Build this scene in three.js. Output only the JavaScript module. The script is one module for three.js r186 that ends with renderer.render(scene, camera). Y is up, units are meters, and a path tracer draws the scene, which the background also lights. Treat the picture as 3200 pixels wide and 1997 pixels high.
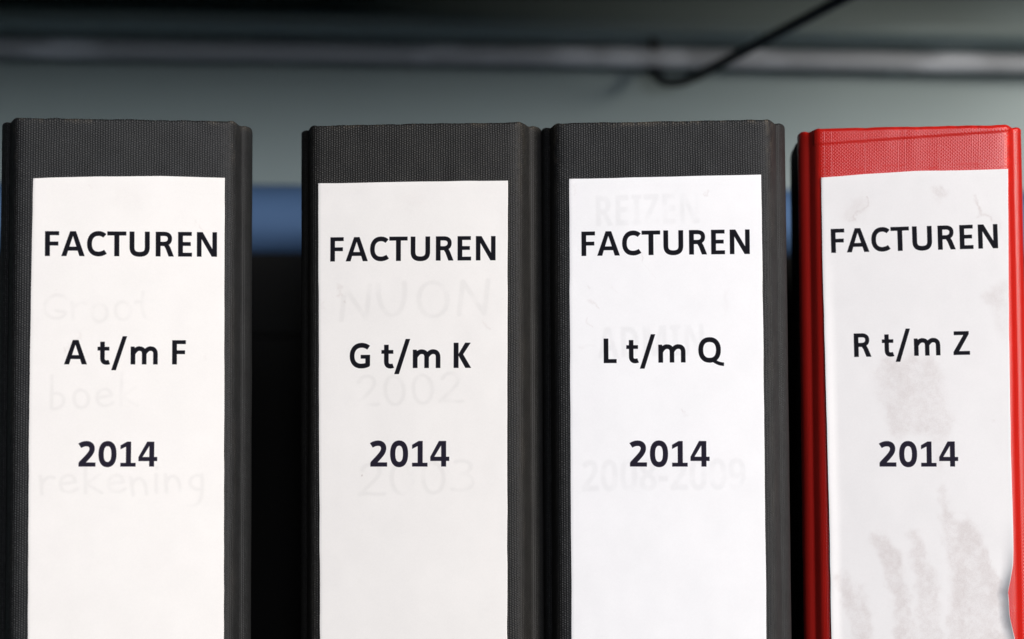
import * as THREE from 'three';
import { RoundedBoxGeometry } from 'three/addons/geometries/RoundedBoxGeometry.js';
import { RectAreaLightUniformsLib } from 'three/addons/lights/RectAreaLightUniformsLib.js';

// ------------------------------------------------------------------ camera, light, exposure
const scene = new THREE.Scene();
scene.background = new THREE.Color(0x000000);
const H = 0.318;                                   // height of a lever arch binder
const DIST = 0.6, F_PX = 5843, CX = 1600, CY = 998.5;   // photograph is 3200 x 1997
const PITCH = 0.0559, ROLL = -0.0045;
const camera = new THREE.PerspectiveCamera(2 * Math.atan(CY / F_PX) * 180 / Math.PI, 1024 / 639, 0.05, 20);
camera.position.set(0, H - 0.0975, DIST);
camera.rotation.order = 'YXZ';
camera.rotation.set(PITCH, 0, ROLL);
camera.focus = 0.603;
camera.userData.fStop = 6.2;
camera.updateMatrixWorld(true);

const renderer = new THREE.WebGLRenderer();
renderer.toneMapping = THREE.LinearToneMapping;
renderer.toneMappingExposure = 1;
renderer.shadowMap.enabled = true;
RectAreaLightUniformsLib.init();

const COOL = { at: [1.15, 0.80, 3.3], aim: [0.0, 0.22, 0], size: [1.9, 1.6], color: [0.945, 0.99, 1.085], power: 7.6 };  // stands in for a window behind the camera, out of view
const WARM = { at: [2.4, 0.85, 1.9], aim: [0, 0.22, 0], size: [1.1, 1.2], color: [1.0, 0.935, 0.865], power: 19.2 };

// ------------------------------------------------------------------ small tools
function rng(seed) { let s = seed >>> 0; return () => { s = (s + 0x6D2B79F5) >>> 0; let t = s; t = Math.imul(t ^ (t >>> 15), t | 1); t ^= t + Math.imul(t ^ (t >>> 7), t | 61); return ((t ^ (t >>> 14)) >>> 0) / 4294967296; }; }
const clamp = (x, a = 0, b = 1) => Math.min(b, Math.max(a, x));
const lerp = (a, b, t) => a + (b - a) * t;
const smooth = (a, b, x) => { const t = clamp((x - a) / (b - a)); return t * t * (3 - 2 * t); };
function hash(x, y, s) { let h = Math.imul(x | 0, 374761393) ^ Math.imul(y | 0, 668265263) ^ Math.imul(s | 0, 2246822519); h = Math.imul(h ^ (h >>> 13), 1274126177); return ((h ^ (h >>> 16)) >>> 0) / 4294967296; }
function noise2(x, y, s = 1, per = 0) {            // value noise, periodic when per > 0
  const xi = Math.floor(x), yi = Math.floor(y), m = (v) => (per ? ((v % per) + per) % per : v);
  const u = x - xi, v = y - yi, a = u * u * (3 - 2 * u), b = v * v * (3 - 2 * v);
  return lerp(lerp(hash(m(xi), m(yi), s), hash(m(xi + 1), m(yi), s), a), lerp(hash(m(xi), m(yi + 1), s), hash(m(xi + 1), m(yi + 1), s), a), b);
}
function fbm(x, y, s = 1, n = 4) { let r = 0, a = 0.5, t = 0; for (let i = 0; i < n; i++) { r += a * noise2(x, y, s + i); t += a; x *= 2.03; y *= 2.03; a *= 0.5; } return r / t; }
function dataTexture(n, fill, color) {             // fill(x, y) in 0..1 -> value or [r, g, b] (sRGB 0..1 when colour)
  const d = new Uint8Array(n * n * 4);
  for (let y = 0; y < n; y++) for (let x = 0; x < n; x++) {
    const v = fill(x / n, y / n), c = Array.isArray(v) ? v : [v, v, v], k = (y * n + x) * 4;
    for (let i = 0; i < 3; i++) d[k + i] = Math.round(clamp(c[i]) * 255);
    d[k + 3] = 255;
  }
  const t = new THREE.DataTexture(d, n, n);
  t.wrapS = t.wrapT = THREE.RepeatWrapping; t.magFilter = THREE.LinearFilter; t.minFilter = THREE.LinearFilter;
  if (color) t.colorSpace = THREE.SRGBColorSpace;
  t.needsUpdate = true;
  return t;
}
const ray = (px, py) => new THREE.Vector3((px - CX) / F_PX, (CY - py) / F_PX, -1).applyEuler(camera.rotation);
// a pixel's direction met with the upright plane through p, turned by yaw
function onPlane(px, py, p, yaw) {
  const n = new THREE.Vector3(Math.sin(yaw), 0, Math.cos(yaw)), d = ray(px, py);
  const t = n.dot(p.clone().sub(camera.position)) / n.dot(d);
  return camera.position.clone().addScaledVector(d, t);
}
function onLevel(px, py, y) { const d = ray(px, py); return camera.position.clone().addScaledVector(d, (y - camera.position.y) / d.y); }
function mesh(name, geometry, material, parent = scene) {
  const m = new THREE.Mesh(geometry, material);
  m.name = name; m.castShadow = m.receiveShadow = true; parent.add(m);
  return m;
}
function group(name, label, category) {
  const g = new THREE.Group(); g.name = name; g.userData = { label, category }; scene.add(g); return g;
}
function gridGeometry(nu, nv, at, flip) {          // at(i, j) -> [x, y, z, u, v]
  const pos = [], uv = [], idx = [];
  for (let j = 0; j < nv; j++) for (let i = 0; i < nu; i++) { const p = at(i, j); pos.push(p[0], p[1], p[2]); uv.push(p[3], p[4]); }
  for (let j = 0; j < nv - 1; j++) for (let i = 0; i < nu - 1; i++) {
    const a = j * nu + i, b = a + 1, c = a + nu, d = c + 1;
    if (flip) idx.push(a, c, b, b, c, d); else idx.push(a, b, c, b, d, c);
  }
  const g = new THREE.BufferGeometry();
  g.setAttribute('position', new THREE.Float32BufferAttribute(pos, 3));
  g.setAttribute('uv', new THREE.Float32BufferAttribute(uv, 2));
  g.setIndex(idx); g.computeVertexNormals();
  return g;
}

// ------------------------------------------------------------------ materials
const TILE = 0.024;                                // cloth tiles are 24 mm square
function clothTile(tex) { tex.repeat.set(1 / TILE, 1 / TILE); return tex; }
// black book cloth: upright rows of short stitches
const NB = 30, NR = 32;
function blackWeave(x, y) {
  const c = x * NB + 0.35 * (noise2(x * 10, y * 16, 51, 0) - 0.5) * Math.sin(Math.PI * x), ci = Math.floor(c), fx = c - ci - 0.5;
  const shift = (ci % 2) * 0.5 + 0.3 * hash(ci, 7, 3);
  const r = y * NR + shift + 0.25 * (noise2(x * 12, y * 12, 5, 12) - 0.5), ri = Math.floor(r), fy = r - ri - 0.5;
  const jit = hash(ci % NB, ((ri % NR) + NR) % NR, 9);
  const wx = Math.exp(-fx * fx / 0.085), wy = Math.exp(-Math.pow(Math.abs(fy) / 0.36, 4));
  return wx * (0.02 + 0.98 * wy) * (0.45 + 0.55 * jit);
}
const blackHeight = clothTile(dataTexture(768, blackWeave));
const blackColor = clothTile(dataTexture(768, (x, y) => {
  const w = blackWeave(x, y), n = noise2(x * 60, y * 60, 21, 60), m = noise2(x * 5, y * 5, 31, 5);
  const t = 0.085 + 0.165 * w * (0.6 + 0.6 * n) + 0.03 * (m - 0.5);
  return [t * 1.01, t, t * 0.985];
}, true));
const blackCloth = new THREE.MeshPhysicalMaterial({ map: blackColor, bumpMap: blackHeight, bumpScale: 0.00017, roughness: 0.6, specularIntensity: 0.7, vertexColors: true });
const tinted = (r, g, b) => { const m = blackCloth.clone(); m.color.setRGB(r, g, b); return m; };
const CLOTHS = [tinted(0.98, 1.02, 1.07), tinted(0.98, 0.95, 0.9), tinted(1.04, 1.06, 1.1)];   // cool sheen put into the tint; the second, without it, is browner
// red embossed vinyl: staggered beads, with odd joined threads
const RC = 42, RR = 22, rr = rng(5), vLine = new Set(), hLine = [];
for (let k = 0; k < 3; k++) vLine.add(Math.floor(rr() * RC));
for (let k = 0; k < 4; k++) hLine.push([Math.floor(rr() * RR * 2), rr(), 0.1 + 0.25 * rr()]);
function redBeads(x, y) {
  const c = x * RC, ci = Math.floor(c), fx = c - ci - 0.5, r = y * RR + (ci % 2) * 0.5, ri = Math.floor(r), fy = r - ri - 0.5;
  let v = Math.exp(-(fx * fx / 0.11 + fy * fy / 0.06)) * (0.75 + 0.25 * hash(ci, ri % RR, 4));
  if (vLine.has(ci)) v = Math.max(v, 0.62 * Math.exp(-fx * fx / 0.05));
  const hr = y * RR * 2, hi = Math.floor(hr), fh = hr - hi - 0.5;
  for (const [row, x0, len] of hLine) if (row === hi && ((x - x0 + 1) % 1) < len) v = Math.max(v, 0.55 * Math.exp(-fh * fh / 0.1));
  return v;
}
const redHeight = clothTile(dataTexture(768, redBeads));
const redVinyl = new THREE.MeshPhysicalMaterial({ color: new THREE.Color().setRGB(0.53, 0.012, 0.007), bumpMap: redHeight, bumpScale: 0.00008, roughness: 0.32, specularIntensity: 1.0, vertexColors: true });
// dark clouded cover paper of the boards
const cloud = dataTexture(512, (x, y) => { const n = noise2(x * 24, y * 24, 3, 24) * 0.6 + noise2(x * 70, y * 70, 4, 70) * 0.4; const t = 0.10 + 0.12 * smooth(0.5, 0.75, n); return [t, t, t * 1.03]; }, true);
cloud.repeat.set(20, 20);
const coverPaper = new THREE.MeshStandardMaterial({ map: cloud, roughness: 0.7 });
const sheetPaper = new THREE.MeshStandardMaterial({ color: new THREE.Color().setRGB(0.7, 0.69, 0.66), roughness: 0.9 });
// painted steel
const steelBump = dataTexture(256, (x, y) => noise2(x * 64, y * 64, 8, 64) * 0.6 + noise2(x * 128, y * 128, 9, 128) * 0.4); steelBump.repeat.set(20, 20);
const greySteel = new THREE.MeshStandardMaterial({ color: new THREE.Color().setRGB(0.31, 0.385, 0.38), roughness: 0.5, bumpMap: steelBump, bumpScale: 0.00003 });
const gapBlue = new THREE.MeshStandardMaterial({ color: new THREE.Color().setRGB(0.105, 0.205, 0.40), roughness: 0.8 });
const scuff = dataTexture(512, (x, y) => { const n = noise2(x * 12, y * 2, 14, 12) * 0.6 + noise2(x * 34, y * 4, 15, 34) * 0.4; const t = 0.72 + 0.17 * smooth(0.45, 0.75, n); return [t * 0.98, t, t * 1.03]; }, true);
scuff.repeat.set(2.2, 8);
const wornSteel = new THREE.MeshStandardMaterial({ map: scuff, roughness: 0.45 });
const blackWire = new THREE.MeshStandardMaterial({ color: new THREE.Color().setRGB(0.012, 0.012, 0.012), roughness: 0.5 });
const gapBlack = new THREE.MeshStandardMaterial({ color: new THREE.Color().setRGB(0.012, 0.011, 0.010), roughness: 0.95 });  // near-black of the added box, in place of shade between binders
const housing = new THREE.MeshStandardMaterial({ color: new THREE.Color().setRGB(0.6, 0.6, 0.6), roughness: 0.6 });

// ------------------------------------------------------------------ lamps; the cool panel stands in for an unseen window
function lightPanel(name, label, L) {
  const g = group(name, label, 'lamp');
  g.position.set(...L.at); g.lookAt(new THREE.Vector3(...L.aim));     // +z faces the binders
  const [w, h] = L.size, c = new THREE.Color().setRGB(...L.color);
  mesh('housing', new RoundedBoxGeometry(w + 0.06, h + 0.06, 0.06, 3, 0.01), housing, g).position.z = -0.04;
  const d = mesh('diffuser', new RoundedBoxGeometry(w, h, 0.012, 2, 0.004), new THREE.MeshStandardMaterial({ color: 0xdddddd, emissive: c, emissiveIntensity: 0.9, roughness: 0.8 }), g);
  d.position.z = -0.006;
  const l = new THREE.RectAreaLight(c, L.power, w, h);
  l.name = name + '_light'; l.position.set(0, 0, 0.006); l.rotation.y = Math.PI; g.add(l);
}

// ------------------------------------------------------------------ shelving rack
const YAW = 5.9 * Math.PI / 180;                   // the rack's front runs a little away from the camera towards the right
const back = (z) => new THREE.Vector3(Math.sin(YAW) * z, 0, Math.cos(YAW) * z);
const rackAt = (px, py, z) => { const p = onPlane(px, py, back(z), YAW); return p.applyAxisAngle(new THREE.Vector3(0, 1, 0), -YAW); };   // in the rack's own axes
const rack = group('shelving_rack', 'grey steel shelving rack with a folded rear rail, holding the row of binders', 'shelf');
rack.rotation.y = YAW;
{
  const ZB = -0.362, W = 0.86;                      // back panel plane, bay width
  const lipBottom = rackAt(1600, 214, ZB + 0.018).y, lipTop = rackAt(1600, 141, ZB + 0.018).y;
  const under = rackAt(1600, 36, ZB + 0.060).y;
  const box = (name, w, h, d, x, y, z, m, r = 0.0015) => { const b = mesh(name, new RoundedBoxGeometry(w, h, d, 2, r), m, rack); b.position.set(x, y, z); return b; };
  box('shelf_board', W, 0.025, 0.40, 0, -0.0125, ZB / 2 + 0.02, greySteel);
  box('shelf_board', W, 0.025, 0.39, 0, under + 0.0425, ZB / 2 + 0.014, greySteel);
  box('front_flange', W, 0.085, 0.012, 0, under + 0.0075, 0.028, greySteel);
  box('back_panel', W, under + 0.12, 0.002, 0, (under + 0.06) / 2, ZB, greySteel, 0.0008);
  for (const s of [-1, 1]) box('upright_post', 0.04, under + 0.4, 0.04, s * (W / 2 + 0.021), under / 2, ZB + 0.02, greySteel);
  // rear rail: pressed steel channel, its face with a fold line, its lower lip rolled forward
  const prof = [], zF = ZB + 0.046, zL = ZB + 0.008, yT = rackAt(1600, 50, zF + 0.002).y, yF = rackAt(1600, 92, zF).y;
  const P = (y, z) => prof.push([y, z]);
  P(yT + 0.0006, ZB + 0.001); P(yT + 0.0006, zF + 0.0008); P(yT, zF + 0.0018); P(yF + 0.0012, zF + 0.0004); P(yF, zF - 0.0005); P(yF - 0.0006, zF - 0.004);
  for (let k = 1; k <= 6; k++) P(lerp(yF - 0.0006, lipTop + 0.001, k / 6), lerp(zF - 0.004, zL, k / 6));
  P(lipBottom + 0.002, zL - 0.002);
  mesh('rail_face', gridGeometry(2, prof.length, (i, j) => [(i - 0.5) * W, prof[j][0], prof[j][1], i * W, prof[j][0]], true), greySteel, rack);
  const r = (lipTop - lipBottom) / 2 * 0.88, lip = [];
  const lz = ZB + 0.0195, ly = (lipTop + lipBottom) / 2 + 0.0005;
  for (let k = 0; k <= 28; k++) { const a = k / 28 * Math.PI * 2; lip.push([ly + r * Math.sin(a), lz + 0.75 * r * Math.cos(a)]); }
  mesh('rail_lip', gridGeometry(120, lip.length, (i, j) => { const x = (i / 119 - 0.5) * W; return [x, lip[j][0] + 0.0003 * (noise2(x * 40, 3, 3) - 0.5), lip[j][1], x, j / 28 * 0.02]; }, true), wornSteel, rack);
  for (let k = 0; k < 6; k++) box('rail_bracket', 0.012, 0.003, 0.014, -0.4 + k * 0.16, ly - r * 0.5, ZB + 0.0115, greySteel, 0.0008);

  // added: black box for the shade of the slot, blue tube for its fade
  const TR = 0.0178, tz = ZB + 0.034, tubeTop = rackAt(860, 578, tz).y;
  const tube = group('added_blue_tube', 'added blue tube behind the binders, rounded to fade into the dark gap', 'tube');
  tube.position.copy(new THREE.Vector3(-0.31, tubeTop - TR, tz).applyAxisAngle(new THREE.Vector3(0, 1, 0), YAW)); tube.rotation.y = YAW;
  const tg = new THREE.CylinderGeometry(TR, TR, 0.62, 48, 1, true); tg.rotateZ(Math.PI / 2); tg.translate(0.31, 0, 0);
  mesh('added_tube_wall', tg, gapBlue, tube);
  for (const e of [0, 0.62]) { const cg = new THREE.LatheGeometry([[0, 0.002], [TR - 0.003, 0.002], [TR - 0.002, 0.004], [TR + 0.0008, 0.004], [TR + 0.0008, -0.006], [TR - 0.002, -0.006]].map((p) => new THREE.Vector2(...p)), 40); cg.rotateZ(e ? -Math.PI / 2 : Math.PI / 2); mesh('added_tube_cap', cg, gapBlue, tube).position.x = e; }
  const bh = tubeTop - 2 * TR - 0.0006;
  const addedBox = group('added_dark_box', 'added black box behind the binders, standing in for the shaded gap', 'box');
  addedBox.position.copy(new THREE.Vector3(0, 0.0005, tz - 0.003).applyAxisAngle(new THREE.Vector3(0, 1, 0), YAW)); addedBox.rotation.y = YAW;
  mesh('added_box_body', new RoundedBoxGeometry(0.62, bh - 0.04, 0.046, 3, 0.002), gapBlack, addedBox).position.y = (bh - 0.04) / 2;
  mesh('added_box_lid', new RoundedBoxGeometry(0.624, 0.0396, 0.050, 3, 0.002), gapBlack, addedBox).position.y = bh - 0.0198;

  // wire divider: its end hooks up behind the lip, the rest runs forward under the upper board
  const wz = ZB + 0.0125, toWorld = (p) => p.applyAxisAngle(new THREE.Vector3(0, 1, 0), YAW);
  const q = (px, py, z) => toWorld(rackAt(px, py, z));
  const pts = [q(2044, 97, wz + 0.0255), q(2044, 120, wz + 0.0185), q(2044, 145, wz + 0.009), q(2044, 178, wz - 0.0005), q(2044, 215, wz - 0.0005), q(2052, 238, wz + 0.004), q(2080, 256, wz + 0.012), q(2120, 257, wz + 0.022), q(2168, 242, wz + 0.034), q(2230, 210, wz + 0.05), q(2420, 110, wz + 0.095), q(2628, 0, wz + 0.145)];
  const dir = pts[11].clone().sub(pts[10]).normalize();
  pts.push(pts[11].clone().addScaledVector(dir, 0.1), pts[11].clone().addScaledVector(dir, 0.175));
  const wire = group('wire_divider', 'black wire divider hooked over the rear rail under the upper shelf', 'wire');
  const o = pts[0].clone(); wire.position.copy(o);
  mesh('wire_rod', new THREE.TubeGeometry(new THREE.CatmullRomCurve3(pts.map((p) => p.clone().sub(o)), false, 'centripetal'), 160, 0.0025, 12), blackWire, wire);
  const tip = mesh('rubber_tip', new THREE.SphereGeometry(0.0027, 14, 10), blackWire, wire); tip.position.set(0, 0, 0);
}

// ------------------------------------------------------------------ binders
// a bent board: profile points {x, z} from one end to the other, raised to height h with a rounded top edge
function shell(profile, h, thick, edge, dyAt, wobble, seed, fold, wear) {
  const n = profile.length, arc = [0], nor = [];
  for (let i = 1; i < n; i++) arc.push(arc[i - 1] + Math.hypot(profile[i][0] - profile[i - 1][0], profile[i][1] - profile[i - 1][1]));
  for (let i = 0; i < n; i++) { const a = profile[Math.max(0, i - 1)], b = profile[Math.min(n - 1, i + 1)], dx = b[0] - a[0], dz = b[1] - a[1], l = Math.hypot(dx, dz); nor.push([-dz / l, dx / l]); }
  const loop = [];                                  // [inset, y, v] up the outside, over the top, down the inside
  const rows = []; for (let k = 0; k <= 40; k++) rows.push(k / 40 * (h - 0.02)); for (let k = 1; k <= 48; k++) rows.push(h - 0.02 + k / 48 * (0.02 - edge));
  for (const y of rows) loop.push([0, y]);
  for (let k = 1; k <= 6; k++) { const a = k / 6 * Math.PI / 2; loop.push([edge * (1 - Math.cos(a)), h - edge + edge * Math.sin(a)]); }
  for (let k = 0; k <= 6; k++) { const a = k / 6 * Math.PI / 2; loop.push([thick - edge + edge * Math.sin(a), h - edge + edge * Math.cos(a)]); }
  for (let k = 1; k <= 6; k++) loop.push([thick, (h - edge) * (1 - k / 6)]);
  loop.push([0, 0]);
  const g = gridGeometry(loop.length, n, (j, i) => {
    const [inset, y] = loop[j], s = arc[i], top = smooth(h - 0.03, h, y);
    let out = wobble * (noise2(s * 220, y * 60, seed) - 0.5) * 2 - inset;
    if (fold && j < rows.length) out += fold(profile[i][0], y);
    const yy = y + dyAt(profile[i][0], profile[i][1], s) * top + (j > rows.length - 4 && j < rows.length + 13 ? 0.00025 * (noise2(s * 300, 1, seed + 5) - 0.5) : 0);
    return [profile[i][0] + nor[i][0] * out, yy, profile[i][1] + nor[i][1] * out, s, y < h - edge ? y : h - edge + inset];
  }, true);
  if (wear) {                                       // rubbed, fibrous patches along the top edge and the corners of the spine
    const c = [];
    for (let i = 0; i < n; i++) for (let j = 0; j < loop.length; j++) {
      const [inset, y] = loop[j], s = arc[i], k = wear(profile[i][0], y, inset) * smooth(0.45, 0.8, 0.5 * noise2(s * 900, y * 500, seed + 21) + 0.5 * noise2(s * 120, y * 70, seed + 22));
      c.push(1 + k * 1.0, 1 + k * 0.8, 1 + k * 0.55);
    }
    g.setAttribute('color', new THREE.Float32BufferAttribute(c, 3));
  }
  return g;
}
function smoothPath(pts, n) {
  const c = new THREE.CatmullRomCurve3(pts.map(([x, z]) => new THREE.Vector3(x, 0, z)), false, 'centripetal');
  return c.getSpacedPoints(n).map((p) => [p.x, p.z]);
}
const crown = (x, s) => 0.0006 * (1 - (x / s) ** 2);  // the spine panel is a little convex

// ---- lettering: condensed humanist bold capitals, 100 units high, y up
const poly = (...a) => { let d = ''; for (let i = 0; i < a.length; i += 2) d += (i ? 'L' : 'M') + a[i] + ' ' + a[i + 1]; return d + 'Z'; };
const GL = {
  F: { w: 56, f: poly(0, 0, 0, 100, 56, 100, 56, 84, 19.5, 84, 19.5, 58, 53, 58, 53, 42.5, 19.5, 42.5, 19.5, 0) },
  A: { w: 93, f: poly(0, 0, 35, 100, 58, 100, 93, 0, 72, 0, 65, 22, 27, 22, 20.5, 0) + poly(32, 38, 60, 38, 46, 81) },
  C: { w: 75, s: [[19, 'M71 82 C63 89 55 91.5 47 91.5 C22 91.5 10 74 10 49 C10 24 23 8.5 46 8.5 C56 8.5 65 11.5 74 17.5']] },
  T: { w: 76, f: poly(0, 100, 76, 100, 76, 84, 48, 84, 48, 0, 28, 0, 28, 84, 0, 84) },
  U: { w: 81, s: [[19.5, 'M9.8 100 L9.8 37 C9.8 16 20 8 40.5 8 C61 8 71.2 16 71.2 37 L71.2 100']] },
  R: { w: 73, f: poly(0, 0, 0, 100, 19.5, 100, 19.5, 0), f2: poly(26, 44, 40, 53, 53, 47, 59, 36, 73, 0, 52, 0, 39.5, 33, 33, 43), s: [[17, 'M10 91.5 L33 91.5 C50 91.5 57 84 57 72 C57 58 48 51 33 51 L10 51']] },
  E: { w: 56, f: poly(0, 0, 0, 100, 55, 100, 55, 84.5, 19.5, 84.5, 19.5, 59, 51, 59, 51, 43.5, 19.5, 43.5, 19.5, 15.5, 56, 15.5, 56, 0) },
  N: { w: 81, f: poly(0, 0, 0, 100, 23, 100, 62.5, 31, 62.5, 100, 81, 100, 81, 0, 60, 0, 18.5, 72, 18.5, 0) },
  t: { w: 48, f: poly(0, 57, 0, 72, 48, 72, 48, 57), s: [[18.5, 'M20 93 L20 26 C20 12 27 7.5 36 7.5 C40 7.5 44 8 48 9.5']] },
  '/': { w: 64, f: poly(0, -24, 19, -24, 64, 116, 46, 116) },
  m: { w: 111, f: poly(0, 0, 0, 73, 15, 73, 19, 62, 19, 0), s: [[18.5, 'M11 46 C20 61 28 65 35 65 C47 65 55.5 59 55.5 43 L55.5 0'], [18.5, 'M56 46 C65 61 73 65 81 65 C93 65 101.5 59 101.5 43 L101.5 0']] },
  G: { w: 83, f: poly(45, 38, 45, 53, 83, 53, 83, 38), s: [[19, 'M77 82 C67 89 58 91.5 50 91.5 C24 91.5 10 74 10 49 C10 23 24 8.5 47 8.5 C57 8.5 66 10.5 73.5 14 L73.5 47']] },
  K: { w: 70, f: poly(0, 0, 0, 100, 19.5, 100, 19.5, 55, 46, 100, 68, 100, 38, 54, 70, 0, 47, 0, 19.5, 49, 19.5, 0) },
  L: { w: 53, f: poly(0, 0, 0, 100, 19.5, 100, 19.5, 16, 53, 16, 53, 0) },
  Q: { w: 105, s: [[19.5, 'M46 92 C70 92 82 75 82 50 C82 25 70 8 46 8 C22 8 10 25 10 50 C10 75 22 92 46 92Z'], [14, 'M57 10 C70 2 82 -8 104 -8.5']] },
  Z: { w: 69, f: poly(3, 100, 66, 100, 66, 88, 24, 16, 69, 16, 69, 0, 0, 0, 0, 13, 43, 84, 3, 84) },
  2: { w: 67, f: poly(0, 0, 0, 15, 8, 23, 28, 16.5, 67, 16.5, 67, 0), s: [[21, 'M4 83 C13 89 22 91.5 31 91.5 C46 91.5 53 83 53 71 C53 57 43 46 9 11']] },
  0: { w: 71, s: [[20.5, 'M35.5 92 C54 92 61 74 61 50 C61 26 54 8 35.5 8 C17 8 10 26 10 50 C10 74 17 92 35.5 92Z']] },
  1: { w: 61, f: poly(0, 0, 0, 15, 22, 15, 22, 80, 0, 69, 0, 85, 26, 100, 42, 100, 42, 15, 61, 15, 61, 0) },
  4: { w: 75, f: poly(34, 100, 62.5, 100, 62.5, 38.5, 75, 38.5, 75, 22, 62.5, 22, 62.5, 0, 43, 0, 43, 22, 0, 22, 0, 38) + poly(16, 38.5, 43, 38.5, 43, 83) },
};
const LINES = {                                    // glyph and where its ink starts, in cap heights; last: ink width of the line
  FACTUREN: [['F', 0], ['A', 0.65], ['C', 1.67], ['T', 2.48], ['U', 3.37], ['R', 4.42], ['E', 5.32], ['N', 6.08], 6.89],
  A: [['A', 0.01], ['t', 1.37], ['/', 1.93], ['m', 2.72], ['F', 4.42], 4.98],
  G: [['G', 0], ['t', 1.29], ['/', 1.81], ['m', 2.56], ['K', 4.2], 4.9],
  L: [['L', 0], ['t', 0.93], ['/', 1.48], ['m', 2.24], ['Q', 3.87], 4.92],
  R: [['R', 0], ['t', 1.19], ['/', 1.75], ['m', 2.54], ['Z', 4.2], 4.89],
  2014: [['2', 0], ['0', 0.79], ['1', 1.66], ['4', 2.38], 3.13],
};
const PXM = 10.6e3;                                // label texture: pixels per metre
function drawLine(ctx, line, a, b, ink) {          // a, b: canvas points of the ink's left and right on the baseline
  const total = line[line.length - 1], dx = b[0] - a[0], dy = b[1] - a[1], k = Math.hypot(dx, dy) / total / 100;
  ctx.save(); ctx.translate(a[0], a[1]); ctx.rotate(Math.atan2(dy, dx)); ctx.scale(k, -k);
  ctx.fillStyle = ctx.strokeStyle = ink; ctx.lineJoin = 'round';
  for (const [ch, at] of line.slice(0, -1)) {
    ctx.save(); ctx.translate(at * 100, 0);
    const g = GL[ch];
    if (g.f) ctx.fill(new Path2D(g.f), 'evenodd');
    if (g.f2) ctx.fill(new Path2D(g.f2));
    for (const [w, d] of g.s || []) { ctx.lineWidth = w; ctx.stroke(new Path2D(d)); }
    ctx.restore();
  }
  ctx.restore();
}

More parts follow.
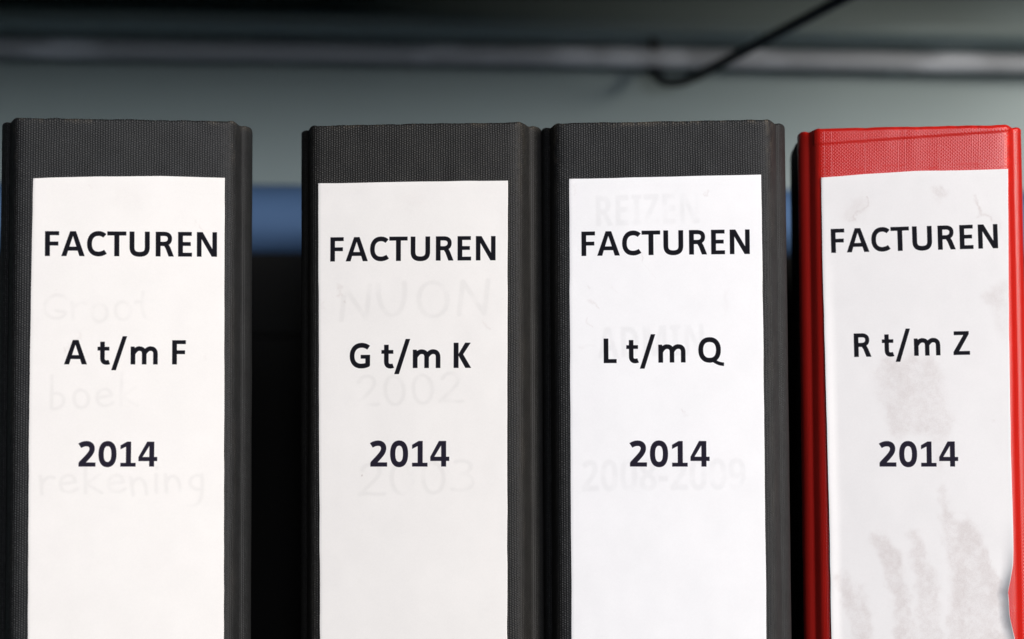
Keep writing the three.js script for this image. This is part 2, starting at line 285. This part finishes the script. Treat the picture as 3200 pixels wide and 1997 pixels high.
function binder(o) {
  const g = group(o.name, o.label, 'binder'), R = (v) => v * Math.PI / 180, yaw = R(o.yaw);
  const top = onLevel(o.top[0], o.top[1], H);       // the middle of the spine's top edge, at a binder's height
  g.position.set(top.x, 0, top.z); g.rotation.y = yaw;
  if (o.group) g.userData.group = o.group;
  const h = o.width / 2, s = h - 0.0048;
  // spine and hinges
  const half = [[0, crown(0, s)], [s * 0.5, crown(s * 0.5, s)], [s - 0.007, crown(s - 0.007, s)], [s - 0.0034, -0.00005], [s - 0.0017, -0.0006], [s - 0.0005, -0.0019], [s + 0.0004, -0.0042], [s + 0.0012, -0.0068], [s + 0.0015, -0.0076], [s + 0.0021, -0.0080], [s + 0.0031, -0.0090], [s + 0.0042, -0.0112], [h - 0.0001, -0.0135], [h + 0.0001, -0.0160], [h + 0.0002, -0.020]];
  const right = smoothPath(half.map(([x, z]) => [x, z > -0.0001 ? z : z * o.hinge]), 110), left = right.slice(1).reverse().map(([x, z]) => [-x, z]);
  const dy = (x) => { const a = Math.abs(x); return 0.0003 * Math.exp(-(((a - s + 0.001) / 0.0012) ** 2)) - 0.0003 * Math.exp(-(((a - s - 0.0018) / 0.0009) ** 2)) + 0.0001 * Math.exp(-(((a - h + 0.001) / 0.001) ** 2)); };
  const fold = o.fold && ((x, y) => Math.abs(x) > s ? 0 : 0.00028 * smooth(-0.0004, 0.0002, y - (H - 0.0052 + 0.0032 * (x / s + 1) / 2 * 1.0)));
  mesh('spine', shell(left.concat(right), H, 0.0026, 0.0008, dy, 0.00007, o.seed, fold, (x, y) => o.wear * (1.2 * Math.exp(-(((Math.abs(x) - s + 0.0008) / 0.0012) ** 2)) * (0.35 + 0.65 * smooth(H - 0.03, H, y)) + 1.4 * smooth(H - 0.0022, H - 0.0004, y))), o.cloth, g);
  // boards
  for (const side of [-1, 1]) {
    const fl = side > 0 ? o.flareRight : o.flareLeft, tp = side > 0 ? o.taperRight ?? o.taper : o.taper;
    const path = smoothPath([[h - 0.0016, -0.0122], [h - 0.0003, -0.018], [h + fl * 0.7, -0.03], [h + fl, -0.06], [h + fl * 0.6 - tp * 0.4, -0.15], [h - tp, -0.288]], 40).map(([x, z]) => [x * side, z]);
    const pr = side > 0 ? path : path.reverse();
    mesh('cover', shell(pr, H - 0.0008, 0.0024, 0.0011, () => 0, 0.00005, o.seed + 3 * side, null), o.cover, g);
  }
  const st = mesh('paper_stack', new RoundedBoxGeometry(o.width - 0.026, 0.297, 0.2, 2, 0.001), sheetPaper, g); st.position.set(0, 0.1535, -0.165);
  // label
  const toLocal = ([px, py]) => { const p = onPlane(px, py, g.position, yaw).sub(g.position).applyAxisAngle(new THREE.Vector3(0, 1, 0), -yaw); return [p.x, p.y]; };
  const L = o.left.map(toLocal), Rr = o.right.map(toLocal), T = o.topEdge.map(toLocal);
  const bottom = T[0][1] - 0.192;
  const edgeAt = (e, y) => { let i = 0; while (i < e.length - 2 && y < e[i + 1][1]) i++; const t = (y - e[i][1]) / (e[i + 1][1] - e[i][1]); return lerp(e[i][0], e[i + 1][0], Math.max(t, 0)); };
  const topAt = (u) => { const f = u * (T.length - 1), i = Math.min(T.length - 2, Math.floor(f)); return lerp(T[i][1], T[i + 1][1], f - i); };
  const x0 = Math.min(...L.map((p) => p[0])) - 0.003, x1 = Math.max(...Rr.map((p) => p[0])) + 0.003, yT = Math.max(...T.map((p) => p[1])) + 0.001, yB = bottom - 0.001;
  const cw = Math.ceil((x1 - x0) * PXM), chh = Math.min(2048, Math.ceil((yT - yB) * PXM));
  const cv = document.createElement('canvas'); cv.width = cw; cv.height = chh;
  const ctx = cv.getContext('2d'), C = (p) => [(p[0] - x0) / (x1 - x0) * cw, (yT - p[1]) / (yT - yB) * chh], CP = (px) => C(toLocal(px));
  ctx.fillStyle = o.paper; ctx.fillRect(0, 0, cw, chh);
  const stain = document.createElement('canvas'); stain.width = cw; stain.height = chh;
  const sx = stain.getContext('2d'); sx.fillStyle = '#000'; sx.fillRect(0, 0, cw, chh);
  for (const [amount, blur, pts, line] of o.stains || []) {
    sx.filter = 'blur(' + (blur > 4.5 ? blur * 1.7 : blur) + 'px)'; sx.fillStyle = sx.strokeStyle = 'rgba(255,255,255,' + amount + ')'; sx.beginPath();
    pts.forEach((p, i) => { const c = CP(p); if (i) sx.lineTo(c[0], c[1]); else sx.moveTo(c[0], c[1]); });
    if (line) { sx.lineWidth = line; sx.lineCap = 'round'; sx.stroke(); } else { sx.closePath(); sx.fill(); }
  }
  sx.filter = 'none';
  const old = document.createElement('canvas'); old.width = cw; old.height = chh;
  const ox = old.getContext('2d'); ox.fillStyle = '#000'; ox.fillRect(0, 0, cw, chh); ox.fillStyle = ox.strokeStyle = '#fff'; ox.filter = 'blur(2.5px)';
  for (const f of o.ghost || []) f(ox, CP);
  const om = ox.getImageData(0, 0, cw, chh).data;
  for (const [key, a, b, ink] of o.lines) drawLine(ctx, LINES[key], CP(a), CP(b), ink);
  const im = ctx.getImageData(0, 0, cw, chh), sm = sx.getImageData(0, 0, cw, chh), D = im.data;
  for (let y = 0; y < chh; y++) for (let x = 0; x < cw; x++) {
    const k = (y * cw + x) * 4, fib = 0.5 * noise2(x * 0.35, y * 0.35, o.seed) + 0.5 * hash(x, y, o.seed);
    const mott = fbm(x / 90, y / 90, o.seed + 40, 3) - 0.5, wx = Math.round(clamp(x + 44 * (fbm(x / 30, y / 30, o.seed + 80, 3) - 0.5), 0, cw - 1)), wy = Math.round(clamp(y + 44 * (fbm(x / 30, y / 30, o.seed + 90, 3) - 0.5), 0, chh - 1)), st2 = sm.data[(wy * cw + wx) * 4] / 255;
    const faint = om[k] / 255 * 0.03 * smooth(0.1, 0.65, fbm(x / 60, y / 60, o.seed + 95, 3));
    const grain = smooth(0.25, 0.8, 0.55 * fbm(x / 14, y / 14, o.seed + 60, 3) + 0.45 * noise2(x * 0.5, y * 0.5, o.seed + 70));
    const dirt = 0.56 * st2 * (0.3 + 0.7 * grain + 0.5 * smooth(0.35, 0.65, fbm(x / 45, y / 70, o.seed + 99, 3)));
    const base = (1 + 0.022 * (fib - 0.5) + 0.02 * mott) * (1 - faint);
    D[k] = clamp(D[k] * base * (1 - 0.20 * dirt), 0, 255); D[k + 1] = clamp(D[k + 1] * base * (1 - 0.245 * dirt), 0, 255); D[k + 2] = clamp(D[k + 2] * base * (1 - 0.255 * dirt), 0, 255);
  }
  ctx.putImageData(im, 0, 0);
  const tex = new THREE.CanvasTexture(cv); tex.colorSpace = THREE.SRGBColorSpace; tex.magFilter = THREE.LinearFilter; tex.minFilter = THREE.LinearFilter; tex.anisotropy = 8;
  const lm = new THREE.MeshPhysicalMaterial({ map: tex, roughness: 0.85, specularIntensity: 0.4 });
  const NU = 72, NV = 150, skirt = 1;
  const geo = gridGeometry(NU + 2 * skirt, NV + 2 * skirt, (i0, j0) => {
    const i = clamp(i0 - skirt, 0, NU - 1), j = clamp(j0 - skirt, 0, NV - 1), rim = i0 !== i + skirt || j0 !== j + skirt;
    let u = i / (NU - 1); const v = j / (NV - 1);
    u = u < 0.75 ? u / 0.75 * 0.93 : 0.93 + (u - 0.75) / 0.25 * 0.07;   // finer towards the right edge
    let y = lerp(topAt(u), bottom, v);
    y += 0.00012 * (noise2(u * 9, 2, o.seed + 9) - 0.5) * (v < 0.002 ? 1 : 0);
    const xl = edgeAt(L, y), xr = edgeAt(Rr, y), wav = 0.00012 * (noise2(y * 160, 4, o.seed + 2) - 0.5);
    const flat = lerp(xl, xr, u) + wav;
    let x = flat, z = crown(clamp(flat, -s, s), s) + 0.00028 + 0.00012 * noise2(flat * 70, y * 40, o.seed + 11) + 0.00005 * noise2(flat * 260, y * 200, o.seed + 12);
    if (o.lift) z += 0.0006 * smooth(0.06, 0, u) * smooth(H - 0.02, H - 0.09, y);
    if (o.curl) {                                   // loose right edge bends up towards the viewer
      const c = edgeAt(o.curl.map(([py, deg]) => [deg, toLocal([3150, py])[1]]), y), fw = 0.004, t = flat - (xr - fw);
      if (t > 0 && c > 0) { const a = R(c) * (t / fw); const k2 = R(c) / fw; x = xr - fw + Math.sin(a) / k2; z += (1 - Math.cos(a)) / k2; }
    }
    if (rim) { z -= 0.00022; }
    return [x, y, z, (flat - x0) / (x1 - x0), 1 - (yT - y) / (yT - yB)];
  }, true);
  mesh('label', geo, lm, g).userData.label = o.labelText;
  return g;
}

const INK = '#0b0b14', INK2 = '#1d1928';
// old writing that shows through from the back of the paper: print, or uneven pen strokes
const ghostText = (text, at, size) => (ctx, CP) => {
  const c = CP(at[0]), e = CP(at[1]);
  ctx.save(); ctx.translate(c[0], c[1]); ctx.rotate(Math.atan2(e[1] - c[1], e[0] - c[0]));
  ctx.font = 'bold 100px sans-serif'; const w = ctx.measureText(text).width;
  ctx.scale(Math.hypot(e[0] - c[0], e[1] - c[1]) / w, size / 100 * 3.3); ctx.fillText(text, 0, 0);
  ctx.restore();
};
const PEN = {
  G: [74, 'M70 82 C50 105 8 90 10 48 C12 8 62 4 70 36 L42 40'], r: [46, 'M5 60 L10 0 M8 30 C15 55 30 62 42 54'], o: [58, 'M30 60 C2 62 4 -2 30 0 C58 2 54 62 28 58'], t: [50, 'M22 100 C15 50 15 0 42 5 M0 66 L46 69'],
  b: [58, 'M8 110 L10 0 C52 -6 56 62 12 50'], e: [58, 'M8 30 L48 35 C46 70 6 64 8 28 C10 -2 36 -4 52 12'], k: [58, 'M8 110 L10 0 M48 62 L12 30 L54 0'], n: [54, 'M6 60 L10 0 M9 35 C20 66 46 64 46 0'], i: [24, 'M10 60 L12 0 M11 80 L12 84'], g: [56, 'M45 55 C4 70 4 0 45 12 M47 60 C49 -20 40 -52 8 -40'],
  N: [72, 'M5 0 L11 96 L55 4 L61 102'], U: [70, 'M6 100 C0 -22 62 -22 59 100'], O: [76, 'M38 98 C-4 96 2 -2 36 0 C76 2 74 100 34 97'], 2: [66, 'M8 74 C14 106 56 100 46 64 C40 44 10 14 4 2 C24 10 44 0 60 6'], 0: [64, 'M32 92 C-2 92 2 -2 32 0 C64 2 62 94 28 90'], 3: [60, 'M8 90 C50 108 54 60 22 55 C62 56 56 -8 4 8'],
};
const ghostPen = (text, at, rise) => (ctx, CP) => {
  const c = CP(at[0]), e = CP(at[1]), adv = [...text].reduce((a, ch) => a + PEN[ch][0] + 6, 0), sx = Math.hypot(e[0] - c[0], e[1] - c[1]) / adv, r = rng(text.length * 7 + 3);
  ctx.save(); ctx.translate(c[0], c[1]); ctx.rotate(Math.atan2(e[1] - c[1], e[0] - c[0]));
  ctx.lineWidth = 10; ctx.lineCap = ctx.lineJoin = 'round';
  let x = 0;
  for (const ch of text) { ctx.save(); ctx.translate(x * sx, (r() - 0.5) * 12); ctx.rotate((r() - 0.5) * 0.12); ctx.scale(sx, -rise / 100 * 3.3); ctx.stroke(new Path2D(PEN[ch][1])); ctx.restore(); x += PEN[ch][0] + 6; }
  ctx.restore();
};
const Z8 = (...a) => { const r = []; for (let i = 0; i < a.length; i += 2) r.push([2300 + a[i] * 0.6593, 1000 + a[i + 1] * 0.6593]); return r; };
const Z4 = (...a) => { const r = []; for (let i = 0; i < a.length; i += 2) r.push([2300 + a[i] * 0.3968, 300 + a[i + 1] * 0.3968]); return r; };
const Z4b = (...a) => { const r = []; for (let i = 0; i < a.length; i += 2) r.push([2700 + a[i] * 0.3968, 500 + a[i + 1] * 0.3968]); return r; };

binder({
  name: 'ring_binder', label: 'black cloth binder with white spine label reading A t/m F', labelText: 'white paper label reading FACTUREN A t/m F 2014',
  group: 'binders standing on the shelf', seed: 11, hinge: 1, wear: 1.2, width: 0.0800, taper: 0.012, flareLeft: 0, flareRight: -0.0012, yaw: 7.6, top: [390, 373], cloth: CLOTHS[0], cover: coverPaper, paper: '#f2eeea',
  left: [[104, 557], [98, 900], [92, 1250], [87, 1997]], right: [[702, 557], [701, 1000], [699, 1997]], topEdge: [[104, 558], [400, 554], [600, 553], [702, 557]],
  lines: [['FACTUREN', [141, 800.5], [678, 803], INK], ['A', [200, 1139], [580.6, 1139], INK], ['2014', [246, 1458], [491.5, 1458], INK2]],
  ghost: [ghostPen('Groot', [[125, 1005], [490, 1000]], 30), ghostPen('boek', [[150, 1275], [440, 1270]], 30), ghostPen('rekening', [[120, 1545], [650, 1540]], 30)],
  stains: [[0.8, 2, [[204, 1082], [208, 1096]], 6], [0.4, 3, [[248, 1035], [238, 1060], [215, 1080]], 6], [0.45, 3, [[625, 704], [634, 712]], 6], [0.3, 3, [[600, 700], [604, 704]], 5], [0.3, 4, [[642, 1110], [644, 1130]], 6], [0.12, 12, [[360, 610], [420, 590], [430, 650], [380, 660]]], [0.3, 3, [[285, 575], [290, 585]], 5], [0.8, 1, [[174, 911], [175, 912]], 3], [0.22, 3, [[580, 590], [620, 605], [680, 606]], 2]],
});
binder({
  name: 'ring_binder_001', label: 'black cloth binder with white spine label reading G t/m K', labelText: 'white paper label reading FACTUREN G t/m K 2014',
  group: 'binders standing on the shelf', seed: 23, hinge: 1, wear: 1.0, width: 0.0800, taper: 0.012, flareLeft: 0, flareRight: 0, yaw: -4.6, top: [1297, 387], cloth: CLOTHS[1], cover: coverPaper, paper: '#f4f0ec',
  left: [[995, 574], [997, 1000], [1001, 1997]], right: [[1587, 565], [1586, 1000], [1585, 1997]], topEdge: [[995, 574], [1200, 571], [1420, 567], [1587, 565]],
  lines: [['FACTUREN', [1033, 817.6], [1549, 814], INK], ['G', [1093.5, 1151], [1473, 1150], INK], ['2014', [1158.5, 1458], [1405, 1458], INK2]],
  ghost: [ghostPen('NUON', [[1060, 1000], [1550, 985]], 36), ghostPen('2002', [[1110, 1265], [1460, 1260]], 32), ghostPen('2003', [[1120, 1545], [1500, 1540]], 34)],
  stains: [[0.5, 3, [[1066, 895], [1076, 920], [1066, 925]], 7], [0.7, 1.5, [[1080, 937], [1081, 939]], 4], [0.35, 3, [[1044, 926], [1046, 928]], 4], [0.3, 3, [[1010, 940], [1014, 955]], 5], [0.35, 3, [[1515, 1008], [1528, 1024]], 7], [1, 0.6, [[1126, 1490], [1129, 1493]], 4], [0.1, 14, [[1240, 610], [1320, 590], [1330, 650], [1260, 670]]], [0.5, 1, [[1568, 930], [1569, 930]], 3], [0.3, 2, [[1560, 660], [1566, 680]], 4]],
});
binder({
  name: 'ring_binder_002', label: 'black cloth binder with white spine label reading L t/m Q', labelText: 'white paper label reading FACTUREN L t/m Q 2014',
  group: 'binders standing on the shelf', seed: 37, hinge: 1, wear: 1.8, width: 0.0805, taper: 0.012, flareLeft: 0, flareRight: 0, yaw: -5.0, top: [2068, 379], cloth: CLOTHS[2], cover: coverPaper, paper: '#faf8f8',
  left: [[1779, 560], [1781, 1000], [1787, 1997]], right: [[2378, 547], [2384, 1000], [2395, 1997]], topEdge: [[1779, 560], [2000, 556], [2250, 550], [2378, 547]],
  lines: [['FACTUREN', [1817.6, 800.5], [2343, 794], INK], ['L', [1887, 1135], [2263, 1132], INK], ['2014', [1969, 1458], [2217.5, 1458], INK2]],
  ghost: [ghostText('REIZEN', [[1855, 708], [2195, 698]], 44), ghostText('ADMIN', [[1870, 1120], [2210, 1108]], 44), ghostText('2008-2009', [[1815, 1535], [2335, 1528]], 44)],
  stains: [[0.6, 2, [[2205, 592], [2212, 606], [2204, 612], [2200, 600]], 2.5], [0.6, 2.5, [[2008, 792], [2012, 804], [2004, 812]], 6], [0.3, 2, [[2014, 824], [2050, 870]], 2], [0.45, 2, [[1838, 892], [1846, 905]], 3], [0.55, 2.5, [[1840, 942], [1852, 952], [1870, 966]], 4], [0.5, 2, [[1838, 980], [1846, 1005], [1860, 1022]], 3], [0.35, 2.5, [[1918, 905], [1930, 922]], 3], [0.45, 2.5, [[2130, 1282], [2136, 1300]], 6], [0.25, 4, [[1805, 1085], [1860, 1085]], 5], [0.25, 4, [[2270, 900], [2276, 960], [2266, 985]], 4], [0.3, 2.5, [[1788, 580], [1792, 610]], 5]],
});
binder({
  name: 'ring_binder_003', label: 'red binder with smudged white spine label reading R t/m Z', labelText: 'smudged white paper label with a curled edge reading FACTUREN R t/m Z 2014',
  group: 'binders standing on the shelf', seed: 53, hinge: 0.62, wear: 0.25, width: 0.0734, taper: 0.016, flareLeft: 0.0008, flareRight: 0.0045, taperRight: -0.01, yaw: -6.3, top: [2849, 396], cloth: redVinyl, cover: coverPaper, paper: '#eeebea', fold: true, lift: true,
  left: [[2566, 556], [2570, 800], [2580, 1190], [2592, 1650], [2598, 1997]], right: [[3149, 529], [3152, 1000], [3158, 1400], [3165, 1640], [3166, 1760], [3153, 1845], [3154, 1870], [3157, 1920], [3172, 1997]], topEdge: [[2566, 556], [2700, 545], [2850, 536], [3000, 533], [3149, 529]],
  curl: [[1620, 0], [1700, 10], [1780, 32], [1850, 58], [1872, 46], [1930, 52], [1997, 38], [2200, 12]],
  lines: [['FACTUREN', [2597.6, 790.8], [3118.6, 776], INK], ['R', [2669, 1116], [3030.5, 1108.8], INK], ['2014', [2748, 1458], [2993.6, 1458], INK2]],
  stains: [
    [0.42, 7, Z8(640, 240, 700, 180, 830, 165, 950, 200, 990, 330, 1025, 480, 1000, 560, 870, 530, 740, 550, 700, 420)],
    [0.25, 7, Z8(930, 560, 1010, 560, 980, 700, 950, 710)],
    [0.5, 5, Z8(965, 790, 990, 780, 1000, 870, 1040, 960, 1070, 960, 1100, 920, 1140, 1000, 1180, 1060, 1210, 1180, 1260, 1280, 1270, 1560, 1000, 1560, 1010, 1200, 985, 1000)],
    [0.48, 5, Z8(640, 1010, 690, 1010, 790, 1120, 810, 1280, 865, 1560, 750, 1560, 740, 1300, 690, 1150)],
    [0.48, 5, Z8(825, 990, 870, 1020, 890, 1130, 950, 1220, 975, 1560, 870, 1560, 850, 1250)],
    [0.45, 5, Z8(480, 1200, 540, 1210, 560, 1270, 600, 1240, 660, 1560, 590, 1560, 500, 1350)],
    [0.8, 2.5, Z4(1045, 790, 1040, 860, 960, 930, 890, 962), 3], [1, 0.8, Z4(1046, 772, 1044, 790), 4], [0.32, 8, Z4(840, 950, 900, 850, 1030, 760, 1040, 860, 950, 935, 880, 970)],
    [0.55, 5, Z4(1520, 700, 1620, 710, 1660, 800, 1610, 830, 1550, 800)], [0.8, 4, Z4(1865, 770, 1915, 930, 1990, 975), 8], [0.45, 7, Z4(1960, 930, 2060, 970, 2070, 1080, 2030, 1010)],
    [0.32, 6, Z4b(920, 1060, 1020, 990, 1140, 950, 1150, 1150, 1060, 1180, 960, 1120)], [0.2, 7, Z4b(1050, 1150, 1140, 1150, 1150, 1400, 1060, 1380)], [0.18, 5, Z4b(230, 1270, 250, 1290), 7], [0.25, 4, [[2578, 545], [2600, 560]], 9],
    [0.35, 2, Z8(1210, 465, 1216, 475), 7], [0.4, 1.2, [[3101, 1752], [3092, 1775]], 2], [0.3, 1.2, [[3116, 1790], [3100, 1850]], 2],
  ],
});

lightPanel('light_panel', 'wide cool panel added in place of the unseen window behind the camera', COOL);
lightPanel('light_panel_001', 'square warm light panel beside the shelf', WARM);
renderer.render(scene, camera);
